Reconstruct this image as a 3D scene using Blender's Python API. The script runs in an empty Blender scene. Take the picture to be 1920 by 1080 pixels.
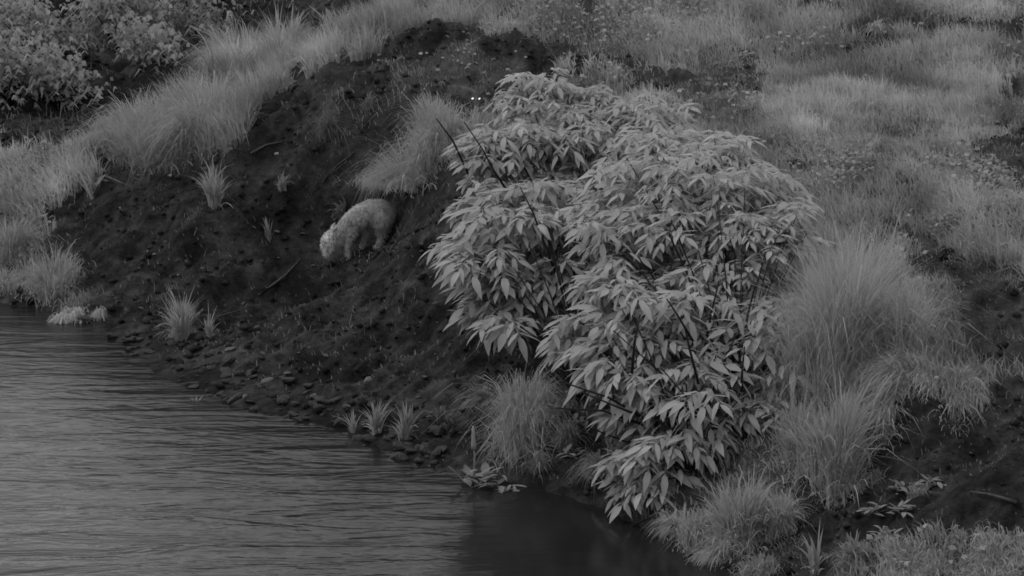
import bpy, bmesh, math, random
import numpy as np
from mathutils import Vector, Matrix, Quaternion

R = math.radians
random.seed(11)
rng = np.random.default_rng(11)
scene = bpy.context.scene
COL = scene.collection

# ------------------------------------------------------------------ camera
CAM_H, PITCH, FPX = 6.5, R(12.0), 5000.0          # focal length in 1920-px units
cam_data = bpy.data.cameras.new('camera')
cam = bpy.data.objects.new('camera', cam_data)
COL.objects.link(cam)
cam.location = (0, 0, CAM_H)
cam.rotation_euler = (math.pi / 2 - PITCH, 0, 0)
cam_data.sensor_width = 36.0
cam_data.lens = 36.0 * FPX / 1920.0
cam_data.clip_start, cam_data.clip_end = 0.1, 2000.0
scene.camera = cam

# ------------------------------------------------------------------ sky and sun (grey overcast dusk, seen by a near-infrared camera: no colour)
SUN_ELEV, SUN_AZ = R(60), R(288)
world = bpy.data.worlds.new('World')
scene.world = world
world.use_nodes = True
wn, wl = world.node_tree.nodes, world.node_tree.links
wn.clear()
sky = wn.new('ShaderNodeTexSky')
sky.sky_type = 'NISHITA'
sky.sun_disc = False
sky.sun_elevation = SUN_ELEV
sky.sun_rotation = SUN_AZ
sky.air_density = 1.0
sky.dust_density = 1.0
bw = wn.new('ShaderNodeRGBToBW')
bg = wn.new('ShaderNodeBackground')
bg.inputs['Strength'].default_value = 0.15
wo = wn.new('ShaderNodeOutputWorld')
wl.new(sky.outputs[0], bw.inputs[0])
wl.new(bw.outputs[0], bg.inputs['Color'])
wl.new(bg.outputs[0], wo.inputs['Surface'])
sun_data = bpy.data.lights.new('sun', 'SUN')
sun_data.energy = 0.3
sun_data.angle = R(45)
sun_data.color = (1, 1, 1)
sun = bpy.data.objects.new('sun', sun_data)
COL.objects.link(sun)
sd = Vector((math.sin(SUN_AZ) * math.cos(SUN_ELEV), math.cos(SUN_AZ) * math.cos(SUN_ELEV), math.sin(SUN_ELEV)))
sun.rotation_euler = sd.to_track_quat('Z', 'Y').to_euler()

vs = scene.view_settings
vs.view_transform = 'Standard'
vs.look = 'None'
vs.gamma = 1.0
vs.exposure = 1.05
vs.use_curve_mapping = False
scene.cycles.filter_width = 1.7
scene.cycles.max_bounces = 8
scene.cycles.diffuse_bounces = 6
scene.cycles.transmission_bounces = 6
scene.cycles.use_denoising = True


# ------------------------------------------------------------------ helpers
def tag(o, label=None, cat=None, group=None, kind=None):
    if label: o['label'] = label
    if cat: o['category'] = cat
    if group: o['group'] = group
    if kind: o['kind'] = kind
    return o


def link(name, mesh, mat=None, parent=None):
    o = bpy.data.objects.new(name, mesh)
    COL.objects.link(o)
    if mat and mesh is not None and not mesh.materials:
        mesh.materials.append(mat)
    if parent:
        o.parent = parent
    return o


def empty(name, loc):
    o = bpy.data.objects.new(name, None)
    o.empty_display_size = 0.1
    o.location = loc
    COL.objects.link(o)
    return o


def np_mesh(name, verts, tris, tint=None, smooth=False):
    """mesh from numpy arrays, triangles only"""
    me = bpy.data.meshes.new(name)
    nv, nt = len(verts), len(tris)
    me.vertices.add(nv)
    me.vertices.foreach_set('co', np.asarray(verts, np.float32).ravel())
    me.loops.add(nt * 3)
    me.loops.foreach_set('vertex_index', np.asarray(tris, np.int32).ravel())
    me.polygons.add(nt)
    me.polygons.foreach_set('loop_start', np.arange(0, nt * 3, 3, dtype=np.int32))
    me.polygons.foreach_set('loop_total', np.full(nt, 3, np.int32))
    if tint is not None:
        a = me.attributes.new('tint', 'FLOAT', 'POINT')
        a.data.foreach_set('value', np.asarray(tint, np.float32))
    me.update(calc_edges=True)
    if smooth:
        me.polygons.foreach_set('use_smooth', np.ones(nt, bool))
    return me


def pix_dir(px, py):
    cx, cy = (np.asarray(px, float) - 960) / FPX, -(np.asarray(py, float) - 540) / FPX
    c, s = math.cos(PITCH), math.sin(PITCH)
    return np.stack([cx, c + cy * s, -s + cy * c], -1)


def at_z(px, py, z):
    d = pix_dir(px, py)
    t = (z - CAM_H) / d[..., 2]
    return np.stack([d[..., 0] * t, d[..., 1] * t, d[..., 2] * t + CAM_H], -1)


def at_y(px, py, y):
    d = pix_dir(px, py)
    t = y / d[..., 1]
    return np.stack([d[..., 0] * t, d[..., 1] * t, d[..., 2] * t + CAM_H], -1)


def to_pix(x, y, z):
    c, s = math.cos(PITCH), math.sin(PITCH)
    zz = z - CAM_H
    dep = np.maximum(y * c - zz * s, 0.01)
    up = y * s + zz * c
    return 960 + FPX * x / dep, 540 - FPX * up / dep


def hash01(ix, iy, seed):
    h = (ix.astype(np.int64) * 374761393 + iy.astype(np.int64) * 668265263 + seed * 1442695041) & 0xffffffff
    h = ((h ^ (h >> 13)) * 1274126177) & 0xffffffff
    h = h ^ (h >> 16)
    return (h & 0xffffff) / float(0xffffff)


def vnoise(x, y, seed=0):
    ix, iy = np.floor(x), np.floor(y)
    fx, fy = x - ix, y - iy
    ix, iy = ix.astype(np.int64), iy.astype(np.int64)
    ux, uy = fx * fx * (3 - 2 * fx), fy * fy * (3 - 2 * fy)
    a, b = hash01(ix, iy, seed), hash01(ix + 1, iy, seed)
    c, d = hash01(ix, iy + 1, seed), hash01(ix + 1, iy + 1, seed)
    return (a + (b - a) * ux) * (1 - uy) + (c + (d - c) * ux) * uy


def fbm(x, y, seed=0, octv=4):
    v, amp, tot = 0, 1.0, 0
    for k in range(octv):
        v = v + amp * (vnoise(x * 2 ** k, y * 2 ** k, seed + k * 17) - 0.5)
        tot += amp
        amp *= 0.55
    return v / tot


def in_poly(px, py, poly):
    ins = np.zeros(px.shape, bool)
    n = len(poly)
    for i in range(n):
        x1, y1 = poly[i]
        x2, y2 = poly[(i + 1) % n]
        if y1 == y2:
            continue
        cond = (y1 > py) != (y2 > py)
        ins ^= cond & (px < (x2 - x1) * (py - y1) / (y2 - y1) + x1)
    return ins


# ------------------------------------------------------------------ materials
def new_mat(name):
    m = bpy.data.materials.new(name)
    m.use_nodes = True
    m.node_tree.nodes.clear()
    return m, m.node_tree.nodes, m.node_tree.links


def leaf_mat(name, albedo, vary=0.35, translucent=0.3, gloss=0.15, use_tint=False, scale=6.0):
    m, n, l = new_mat(name)
    out = n.new('ShaderNodeOutputMaterial')
    tc = n.new('ShaderNodeTexCoord')
    noise = n.new('ShaderNodeTexNoise')
    noise.inputs['Scale'].default_value = scale
    noise.inputs['Detail'].default_value = 3
    l.new(tc.outputs['Object'], noise.inputs['Vector'])
    mr = n.new('ShaderNodeMapRange')
    mr.inputs['From Min'].default_value = 0.25
    mr.inputs['From Max'].default_value = 0.75
    mr.inputs['To Min'].default_value = albedo * (1 - vary)
    mr.inputs['To Max'].default_value = albedo * (1 + vary)
    l.new(noise.outputs['Fac'], mr.inputs['Value'])
    val = mr.outputs['Result']
    if use_tint:
        at = n.new('ShaderNodeAttribute')
        at.attribute_name = 'tint'
        mu = n.new('ShaderNodeMath')
        mu.operation = 'MULTIPLY'
        l.new(val, mu.inputs[0])
        l.new(at.outputs['Fac'], mu.inputs[1])
        val = mu.outputs[0]
    else:
        oi = n.new('ShaderNodeObjectInfo')
        r2 = n.new('ShaderNodeMapRange')
        r2.inputs['To Min'].default_value = 0.9
        r2.inputs['To Max'].default_value = 1.12
        l.new(oi.outputs['Random'], r2.inputs['Value'])
        mu = n.new('ShaderNodeMath')
        mu.operation = 'MULTIPLY'
        l.new(val, mu.inputs[0])
        l.new(r2.outputs['Result'], mu.inputs[1])
        val = mu.outputs[0]
    df = n.new('ShaderNodeBsdfDiffuse')
    tr = n.new('ShaderNodeBsdfTranslucent')
    l.new(val, df.inputs['Color'])
    l.new(val, tr.inputs['Color'])
    mx = n.new('ShaderNodeMixShader')
    mx.inputs[0].default_value = translucent
    l.new(df.outputs[0], mx.inputs[1])
    l.new(tr.outputs[0], mx.inputs[2])
    gl = n.new('ShaderNodeBsdfGlossy')
    gl.inputs['Roughness'].default_value = 0.5
    gl.inputs['Color'].default_value = (0.3, 0.3, 0.3, 1)
    m2 = n.new('ShaderNodeMixShader')
    m2.inputs[0].default_value = gloss * 0.35
    l.new(mx.outputs[0], m2.inputs[1])
    l.new(gl.outputs[0], m2.inputs[2])
    l.new(m2.outputs[0], out.inputs['Surface'])
    return m


def plain_mat(name, albedo, vary=0.3, scale=12.0, rough=0.85, bump=0.3, bump_scale=40.0, coord='Object'):
    m, n, l = new_mat(name)
    out = n.new('ShaderNodeOutputMaterial')
    tc = n.new('ShaderNodeTexCoord')
    noise = n.new('ShaderNodeTexNoise')
    noise.inputs['Scale'].default_value = scale
    noise.inputs['Detail'].default_value = 5
    l.new(tc.outputs[coord], noise.inputs['Vector'])
    mr = n.new('ShaderNodeMapRange')
    mr.inputs['From Min'].default_value = 0.3
    mr.inputs['From Max'].default_value = 0.7
    mr.inputs['To Min'].default_value = albedo * (1 - vary)
    mr.inputs['To Max'].default_value = albedo * (1 + vary)
    l.new(noise.outputs['Fac'], mr.inputs['Value'])
    pb = n.new('ShaderNodeBsdfPrincipled')
    pb.inputs['Roughness'].default_value = rough
    pb.inputs['Specular IOR Level'].default_value = 0.15
    l.new(mr.outputs['Result'], pb.inputs['Base Color'])
    n2 = n.new('ShaderNodeTexNoise')
    n2.inputs['Scale'].default_value = bump_scale
    n2.inputs['Detail'].default_value = 4
    l.new(tc.outputs[coord], n2.inputs['Vector'])
    bp = n.new('ShaderNodeBump')
    bp.inputs['Strength'].default_value = bump
    bp.inputs['Distance'].default_value = 0.02
    l.new(n2.outputs['Fac'], bp.inputs['Height'])
    l.new(bp.outputs['Normal'], pb.inputs['Normal'])
    l.new(pb.outputs[0], out.inputs['Surface'])
    return m


def soil_mat():
    """dark wet earth; where turf grows ('tint' attribute) the ground is pale thatch"""
    m, n, l = new_mat('earth')
    out = n.new('ShaderNodeOutputMaterial')
    tc = n.new('ShaderNodeTexCoord')
    at = n.new('ShaderNodeAttribute')
    at.attribute_name = 'tint'
    n1 = n.new('ShaderNodeTexNoise')
    n1.inputs['Scale'].default_value = 7.0
    n1.inputs['Detail'].default_value = 8
    n1.inputs['Roughness'].default_value = 0.7
    l.new(tc.outputs['Object'], n1.inputs['Vector'])
    soil = n.new('ShaderNodeMapRange')
    soil.inputs['From Min'].default_value = 0.32
    soil.inputs['From Max'].default_value = 0.72
    soil.inputs['To Min'].default_value = 0.002
    soil.inputs['To Max'].default_value = 0.038
    l.new(n1.outputs['Fac'], soil.inputs['Value'])
    n3 = n.new('ShaderNodeTexNoise')
    n3.inputs['Scale'].default_value = 1.3
    n3.inputs['Detail'].default_value = 5
    n3.inputs['Roughness'].default_value = 0.65
    l.new(tc.outputs['Object'], n3.inputs['Vector'])
    dry = n.new('ShaderNodeMapRange')
    dry.inputs['From Min'].default_value = 0.38
    dry.inputs['From Max'].default_value = 0.66
    dry.inputs['To Min'].default_value = 0.55
    dry.inputs['To Max'].default_value = 2.6
    l.new(n3.outputs['Fac'], dry.inputs['Value'])
    wet = n.new('ShaderNodeMath')
    wet.operation = 'MULTIPLY'
    l.new(soil.outputs['Result'], wet.inputs[0])
    l.new(dry.outputs['Result'], wet.inputs[1])
    th = n.new('ShaderNodeMapRange')
    th.inputs['From Min'].default_value = 0.3
    th.inputs['From Max'].default_value = 0.7
    th.inputs['To Min'].default_value = 0.05
    th.inputs['To Max'].default_value = 0.13
    l.new(n1.outputs['Fac'], th.inputs['Value'])
    mx = n.new('ShaderNodeMix')
    mx.data_type = 'FLOAT'
    l.new(at.outputs['Fac'], mx.inputs[0])
    l.new(wet.outputs[0], mx.inputs[2])
    l.new(th.outputs['Result'], mx.inputs[3])
    pb = n.new('ShaderNodeBsdfPrincipled')
    pb.inputs['Roughness'].default_value = 0.9
    pb.inputs['Specular IOR Level'].default_value = 0.08
    l.new(mx.outputs[0], pb.inputs['Base Color'])
    n2 = n.new('ShaderNodeTexNoise')
    n2.inputs['Scale'].default_value = 16.0
    n2.inputs['Detail'].default_value = 7
    n2.inputs['Roughness'].default_value = 0.7
    l.new(tc.outputs['Object'], n2.inputs['Vector'])
    bp = n.new('ShaderNodeBump')
    bp.inputs['Strength'].default_value = 0.9
    bp.inputs['Distance'].default_value = 0.06
    l.new(n2.outputs['Fac'], bp.inputs['Height'])
    l.new(bp.outputs['Normal'], pb.inputs['Normal'])
    l.new(pb.outputs[0], out.inputs['Surface'])
    return m


def water_mat(calm_xy, calm_r):
    m, n, l = new_mat('river_water')
    out = n.new('ShaderNodeOutputMaterial')
    tc = n.new('ShaderNodeTexCoord')
    # sheltered pool beside the shrub lies calm: ripples fade towards it
    vd = n.new('ShaderNodeVectorMath')
    vd.operation = 'DISTANCE'
    vd.inputs[1].default_value = (calm_xy[0], calm_xy[1], 0)
    l.new(tc.outputs['Object'], vd.inputs[0])
    rip = n.new('ShaderNodeMapRange')
    rip.interpolation_type = 'SMOOTHSTEP'
    rip.inputs['From Min'].default_value = calm_r * 0.88
    rip.inputs['From Max'].default_value = calm_r * 1.08
    rip.inputs['To Min'].default_value = 0.12
    rip.inputs['To Max'].default_value = 1.0
    l.new(vd.outputs['Value'], rip.inputs['Value'])

    def wave(sx, sy, rot, detail):
        mp = n.new('ShaderNodeMapping')
        mp.inputs['Scale'].default_value = (sx, sy, 1)
        mp.inputs['Rotation'].default_value = (0, 0, rot)
        l.new(tc.outputs['Object'], mp.inputs['Vector'])
        t = n.new('ShaderNodeTexNoise')
        t.inputs['Scale'].default_value = 1.0
        t.inputs['Detail'].default_value = detail
        t.inputs['Roughness'].default_value = 0.6
        t.inputs['Distortion'].default_value = 0.6
        l.new(mp.outputs[0], t.inputs['Vector'])
        return t.outputs['Fac']
    a = wave(0.75, 2.6, R(10), 3)
    b = wave(3.4, 8.0, R(14), 3)
    ad = n.new('ShaderNodeMath')
    ad.operation = 'MULTIPLY_ADD'
    ad.inputs[1].default_value = 0.22
    l.new(b, ad.inputs[0])
    l.new(a, ad.inputs[2])
    bp = n.new('ShaderNodeBump')
    bp.inputs['Distance'].default_value = 0.03
    l.new(rip.outputs['Result'], bp.inputs['Strength'])
    l.new(ad.outputs[0], bp.inputs['Height'])
    pb = n.new('ShaderNodeBsdfPrincipled')
    pb.inputs['Base Color'].default_value = (0.012, 0.012, 0.012, 1)
    pb.inputs['Roughness'].default_value = 0.15
    pb.inputs['IOR'].default_value = 1.33
    pb.inputs['Specular IOR Level'].default_value = 0.2
    l.new(bp.outputs['Normal'], pb.inputs['Normal'])
    l.new(pb.outputs[0], out.inputs['Surface'])
    return m


M_EARTH = soil_mat()
M_GRASS = leaf_mat('grass_blades', 0.41, 0.2, 0.45, 0.0, True, 0.8)
M_CLUMP = leaf_mat('clump_blades', 0.40, 0.12, 0.45, 0.0, True, 1.5)
M_WEED = leaf_mat('weed_leaves', 0.34, 0.2, 0.4, 0.05, True, 0.8)
M_SHRUB = leaf_mat('shrub_leaf', 0.47, 0.15, 0.52, 0.0, False, 5.0)
M_BACK = leaf_mat('background_leaf', 0.36, 0.25, 0.45, 0.0, True, 1.0)
M_STEM = plain_mat('woody_stem', 0.018, 0.4, 20)
M_TWIG = plain_mat('pale_dead_wood', 0.07, 0.4, 30)
M_STONE = plain_mat('dark_stone', 0.042, 0.8, 9, 0.75, 0.5, 30)
M_PALE = plain_mat('pale_stone', 0.11, 0.35, 14, 0.8, 0.4, 40)
M_DRY = leaf_mat('dry_leaf', 0.09, 0.3, 0.15, 0.05, False, 10)


# ------------------------------------------------------------------ terrain: heights from ground points picked on the photograph
S0 = np.array([-5.9, 30.0])
U = np.array([0.603, -0.798])       # along the waterline, towards the camera
N = np.array([0.798, 0.603])        # inland
PROF_D = np.array([-200, -60, -16, -13.3, -11, -8, -1.5, 0, 2, 4, 10, 40, 200, 900.])
PROF_Z = np.array([8, 6, 5.2, 4.9, 0, -1, -0.45, 0, 1.0, 1.7, 2.3, 3.5, 8, 20.])


def shore_d(x, y):
    return (x - S0[0]) * N[0] + (y - S0[1]) * N[1]


def profile(d):
    return np.interp(d, PROF_D, PROF_Z)


picks = [  # px, py, height above water
    (0, 562, 0), (150, 606, 0), (250, 660, 0), (330, 712, 0), (450, 762, 0), (640, 808, 0), (740, 850, 0), (830, 882, 0),
    (980, 908, 0), (1100, 950, 0), (1250, 1010, 0), (1400, 1088, 0),
    (670, 475, .6), (430, 200, 1.9), (640, 120, 2.5), (740, 85, 2.65), (900, 80, 2.75), (1040, 100, 2.65),
    (700, 300, 1.65), (850, 400, 1.45), (250, 420, .8), (100, 290, 1.3), (0, 420, .6), (0, 300, 1.2), (450, 400, 1.0),
    (500, 600, .35), (700, 650, .4), (870, 650, .62), (1050, 780, .45), (1250, 850, .45), (1480, 940, .4),
    (1650, 750, 1.05), (1500, 700, 1.05), (1750, 715, 1.25), (1900, 900, .9), (1900, 1070, .4), (1700, 1000, .42), (1780, 800, .9),
    (1800, 500, 1.75), (1500, 400, 1.9), (1200, 350, 2.0), (1200, 200, 2.4), (1500, 200, 2.4), (1850, 200, 2.3),
    (1850, 30, 3.0), (1500, 30, 3.0), (1200, 30, 3.0), (900, 20, 3.0), (640, 30, 2.3),
    (400, 100, 1.7), (150, 200, 1.15), (0, 100, 1.0), (100, 0, 1.0), (300, 50, 1.3), (890, 205, 2.15), (880, 130, 2.5),
]
ctrl = [at_z(a, b, z) for a, b, z in picks]
for s in (0, 3, 6, 9, 12.8):
    for d, z in ((-1.2, -.35), (-6, -1)):
        p = S0 + U * s + N * d
        ctrl.append(np.array([p[0], p[1], z]))
for s in (-22, -14, -7, 17, 24):
    for d in (-6, -1.5, 0, 2, 4, 10):
        p = S0 + U * s + N * d
        ctrl.append(np.array([p[0], p[1], float(profile(d))]))
for x, y, z in ((-9, 60, 1.5), (0, 60, 3.2), (9, 60, 4.5), (13, 45, 4.2), (14, 30, 3.4), (-14, 55, 1.0), (5, 45, 3.7)):
    ctrl.append(np.array([x, y, z]))
ctrl = np.array(ctrl)


def tps_fit(c, lam=0.02):
    n = len(c)
    d2 = ((c[:, None, :2] - c[None, :, :2]) ** 2).sum(-1)
    K = 0.5 * d2 * np.log(d2 + 1e-9) + lam * np.eye(n)
    P = np.c_[np.ones(n), c[:, :2]]
    A = np.zeros((n + 3, n + 3))
    A[:n, :n], A[:n, n:], A[n:, :n] = K, P, P.T
    return np.linalg.solve(A, np.r_[c[:, 2], 0, 0, 0])


TPS = tps_fit(ctrl)


def tps_eval(x, y):
    x, y = np.asarray(x, float), np.asarray(y, float)
    sh = x.shape
    x, y = x.ravel(), y.ravel()
    out = TPS[-3] + TPS[-2] * x + TPS[-1] * y
    for i in range(len(ctrl)):
        d2 = (x - ctrl[i, 0]) ** 2 + (y - ctrl[i, 1]) ** 2
        out += TPS[i] * 0.5 * d2 * np.log(d2 + 1e-9)
    return out.reshape(sh)


GX0, GX1, GY0, GY1, GS = -14.0, 14.0, 13.0, 62.0, 0.05
gx = np.arange(GX0, GX1 + 1e-6, GS)
gy = np.arange(GY0, GY1 + 1e-6, GS)
cgx, cgy = np.arange(GX0, GX1 + .2, .2), np.arange(GY0, GY1 + .2, .2)
CG = tps_eval(*np.meshgrid(cgx, cgy))


def bil(G, x, y, x0, y0, st):
    fx = np.clip((x - x0) / st, 0, G.shape[1] - 1.001)
    fy = np.clip((y - y0) / st, 0, G.shape[0] - 1.001)
    ix, iy = fx.astype(int), fy.astype(int)
    fx, fy = fx - ix, fy - iy
    return (G[iy, ix] * (1 - fx) + G[iy, ix + 1] * fx) * (1 - fy) + (G[iy + 1, ix] * (1 - fx) + G[iy + 1, ix + 1] * fx) * fy


X2, Y2 = np.meshgrid(gx, gy)
HB = bil(CG, X2, Y2, GX0, GY0, .2)

# what grows where: polygons of ground seen on the photograph (density, blade height)
PX, PY = to_pix(X2, Y2, HB)
jx = fbm(X2 * 1.6, Y2 * 1.6, 5, 5) * 150 + fbm(X2 * 7, Y2 * 7, 105, 3) * 50
jy = fbm(X2 * 1.6, Y2 * 1.6, 55, 5) * 110 + fbm(X2 * 7, Y2 * 7, 155, 3) * 40
QX, QY = PX + jx, PY + jy
DEN = np.full(X2.shape, 1.0)
HGT = np.full(X2.shape, 0.17)
SOIL_A = [(430, 195), (520, 150), (640, 118), (740, 66), (900, 60), (1050, 85), (1140, 100), (1150, 140), (1020, 150), (960, 190),
          (880, 215), (900, 330), (1000, 600), (1100, 800), (1180, 990), (1000, 960), (830, 930), (640, 850), (330, 760), (180, 640), (140, 560), (110, 480),
          (70, 390), (160, 310), (300, 320), (400, 300)]
regions = [
    ([(110, 400), (160, 300), (300, 310), (420, 300), (440, 200), (640, 120), (760, 60), (900, 40), (760, 40), (600, 108), (430, 172), (280, 262), (120, 290)], 2.2, .36),
    ([(-400, 430), (60, 400), (120, 390), (130, 285), (-400, 300)], 1.4, .24),
    (SOIL_A, 0.035, .11),
    ([(560, 150), (740, 60), (900, 55), (1060, 85), (1050, 130), (900, 200), (740, 220), (600, 260)], .12, .10),
    ([(690, 110), (900, 105), (1000, 120), (880, 165), (760, 160)], .3, .12),
    ([(725, 98), (785, 62), (900, 70), (960, 66), (1045, 92), (1040, 116), (960, 112), (820, 106)], .085, .08),
    ([(-400, 290), (100, 285), (280, 252), (430, 160), (600, 100), (735, 45), (760, -20), (760, -200), (-400, -200)], .02, .2),  # turf stripped to black earth, standing in for unlit ground behind the crest
    ([(1490, 930), (1540, 880), (1620, 780), (1690, 725), (1750, 735), (1830, 745), (1920, 700), (2200, 700), (2200, 1010), (1880, 1015), (1780, 1000), (1700, 1010), (1600, 1040), (1520, 1030), (1470, 985)], .05, .1),
    ([(1690, 430), (1760, 480), (1920, 500), (2200, 500), (2200, 690), (1840, 690), (1800, 640), (1790, 560), (1700, 500)], .16, .1),
    ([(1810, 265), (1870, 250), (2100, 250), (2100, 370), (1900, 360), (1830, 310)], .11, .1),
    ([(1800, 175), (2000, 160), (2000, 215), (1850, 210)], .12, .12),
    ([(1550, 60), (1640, 40), (1760, 40), (1950, 30), (1950, 85), (1780, 80), (1600, 85)], .15, .12),
    ([(1150, 125), (1280, 110), (1430, 95), (1440, 160), (1380, 210), (1250, 210)], .4, .12),
    ([(1270, 210), (1400, 180), (1440, 260), (1330, 290)], .35, .12),
    ([(1500, 235), (1700, 225), (1760, 300), (1560, 300)], .45, .14),
    ([(1600, 640), (1700, 630), (1720, 690), (1610, 700)], .03, .1),
    ([(1370, 1040), (1470, 1000), (1640, 1020), (1660, 1100), (1380, 1120)], .25, .12),
    ([(1640, 400), (1720, 390), (1760, 470), (1690, 480)], .2, .12),
    ([(1000, 620), (1200, 700), (1480, 700), (1560, 640), (1600, 800), (1480, 960), (1200, 960)], .25, .15),
]
for poly, den, hg in regions:
    k = in_poly(QX, QY, poly)
    DEN[k] = den
    HGT[k] = hg
patch = fbm(X2 * 0.9, Y2 * 0.5, 91, 4)
DEN *= np.clip(1.0 + 2.8 * patch + 1.6 * fbm(X2 * 3.2, Y2 * 2.2, 191, 3), 0.08, 1.9)
HGT *= np.clip(1.0 + 1.6 * fbm(X2 * 1.3, Y2 * 1.3, 33, 3), 0.5, 1.7)
DEN *= np.clip((HB - .03) / .12, 0, 1)
SOIL = 1 - np.clip(DEN / 0.6, 0, 1)

# relief: clods and rills on bare earth, hummocks under the turf
dd, ss = shore_d(X2, Y2), (X2 - S0[0]) * U[0] + (Y2 - S0[1]) * U[1]
rel = (fbm(dd * 0.7, ss * 2.8, 3, 5) * 0.42 + fbm(X2 * 5, Y2 * 5, 8, 4) * 0.30 + np.abs(fbm(X2 * 2.3, Y2 * 2.3, 28, 3)) * -0.18) * SOIL
rel += fbm(X2 * 1.4, Y2 * 1.4, 12, 4) * 0.26 * np.where(dd > 1.5, 1, .6)
pgx = at_z(672, 474, .62)
rel *= np.clip(((X2 - pgx[0]) ** 2 + (Y2 - pgx[1]) ** 2) / .8 - .15, .12, 1)      # trodden smooth where the animal stands
rel *= np.clip(dd / 0.8 + 0.25, 0.25, 1)
H = HB + rel
for px, py, w, hh in ((785, 82, .34, .26), (830, 78, .30, .22), (880, 92, .34, .2), (945, 88, .28, .24), (985, 98, .22, .2), (1020, 104, .3, .12), (1105, 135, .4, .14), (1075, 125, .3, .1), (640, 130, .4, .12), (1700, 760, .35, .12)):
    b = at_z(px, py, float(np.interp(px, [600, 640, 740, 900, 1040, 1130, 1700], [2.4, 2.5, 2.65, 2.72, 2.62, 2.5, 1.1])))
    r2 = ((X2 - b[0]) ** 2 + ((Y2 - b[1]) * 0.8) ** 2) / w ** 2
    H += .55 * hh * np.sqrt(np.clip(1 - r2, 0, 1)) * (1 + 0.5 * fbm(X2 * 5, Y2 * 5, 77, 3))


# small trodden ledge where the animal stands
_w = np.clip(1.35 - np.hypot(X2 - pgx[0] - .05, (Y2 - pgx[1]) * .9) / .62, 0, 1)
_w = _w * _w * (3 - 2 * _w)
H = H * (1 - _w) + (pgx[2] + .38 * (X2 - pgx[0]) + .22 * (Y2 - pgx[1]) + fbm(X2 * 6, Y2 * 6, 18, 3) * .05) * _w


def height(x, y):
    return bil(H, np.asarray(x, float), np.asarray(y, float), GX0, GY0, GS)


def ground(px, py):
    """first point where the sight line through a photo pixel meets the ground"""
    d = pix_dir(px, py)
    t = np.arange(14, 62, 0.02)
    P = np.array([0, 0, CAM_H]) + t[:, None] * d[None, :]
    under = P[:, 2] < np.maximum(height(P[:, 0], P[:, 1]), 0.0)
    k = int(np.argmax(under)) if under.any() else len(t) - 1
    p = P[k].copy()
    p[2] = max(float(height(p[0], p[1])), -0.05)
    return p


def grow(start, end, step, n=26):
    out, v = [], start
    for i in range(n):
        step *= 1.42
        v += step * end
        out.append(v)
        if abs(v) > 900:
            break
    return out


xs = np.r_[sorted(grow(-14, -1, .25)), np.arange(-14, -8.5, .12), np.arange(-8.5, 8.5, .045), np.arange(8.5, 14.01, .12), grow(14, 1, .25)]
ys = np.r_[sorted(grow(13, -1, .25)), np.arange(13, 17.5, .12), np.arange(17.5, 37, .045), np.arange(37, 62.01, .13), grow(62, 1, .25)]
VX, VY = np.meshgrid(xs, ys)
inside = np.clip(np.minimum.reduce([VX - GX0, GX1 - VX, VY - GY0, GY1 - VY]) / 3.0, 0, 1)
VZ = height(VX, VY) * inside + (profile(shore_d(VX, VY)) + fbm(VX * .2, VY * .2, 4, 3) * 0.6) * (1 - inside)
turf = bil(1 - SOIL, VX, VY, GX0, GY0, GS)
nx, ny = len(xs), len(ys)
idx = np.arange(nx * ny).reshape(ny, nx)
a, b, c, d_ = idx[:-1, :-1].ravel(), idx[:-1, 1:].ravel(), idx[1:, 1:].ravel(), idx[1:, :-1].ravel()
tris = np.r_[np.c_[a, b, c], np.c_[a, c, d_]]
ter = link('ground', np_mesh('ground', np.c_[VX.ravel(), VY.ravel(), VZ.ravel()], tris, turf.ravel(), True), M_EARTH)
tag(ter, 'dark wet earth bank rising from the river to rough turf', kind='structure')

# ------------------------------------------------------------------ water
calm = at_z(1300, 1020, 0)
wx = np.r_[sorted(grow(-16, -1, .6)), np.arange(-16, 16, .25), grow(16, 1, .6)]
wy = np.r_[sorted(grow(2, -1, .6)), np.arange(2, 40, .25), grow(40, 1, .6)]
WX, WY = np.meshgrid(wx, wy)
WZ = (fbm(WX * .7, WY * 1.4, 61, 3)) * 0.012
nx, ny = len(wx), len(wy)
idx = np.arange(nx * ny).reshape(ny, nx)
a, b, c, d_ = idx[:-1, :-1].ravel(), idx[:-1, 1:].ravel(), idx[1:, 1:].ravel(), idx[1:, :-1].ravel()
riv = link('river', np_mesh('river', np.c_[WX.ravel(), WY.ravel(), WZ.ravel()], np.r_[np.c_[a, b, c], np.c_[a, c, d_]], None, True), water_mat(calm[:2], 1.78))
tag(riv, 'rippled grey river water below the bank', kind='structure')


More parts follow.
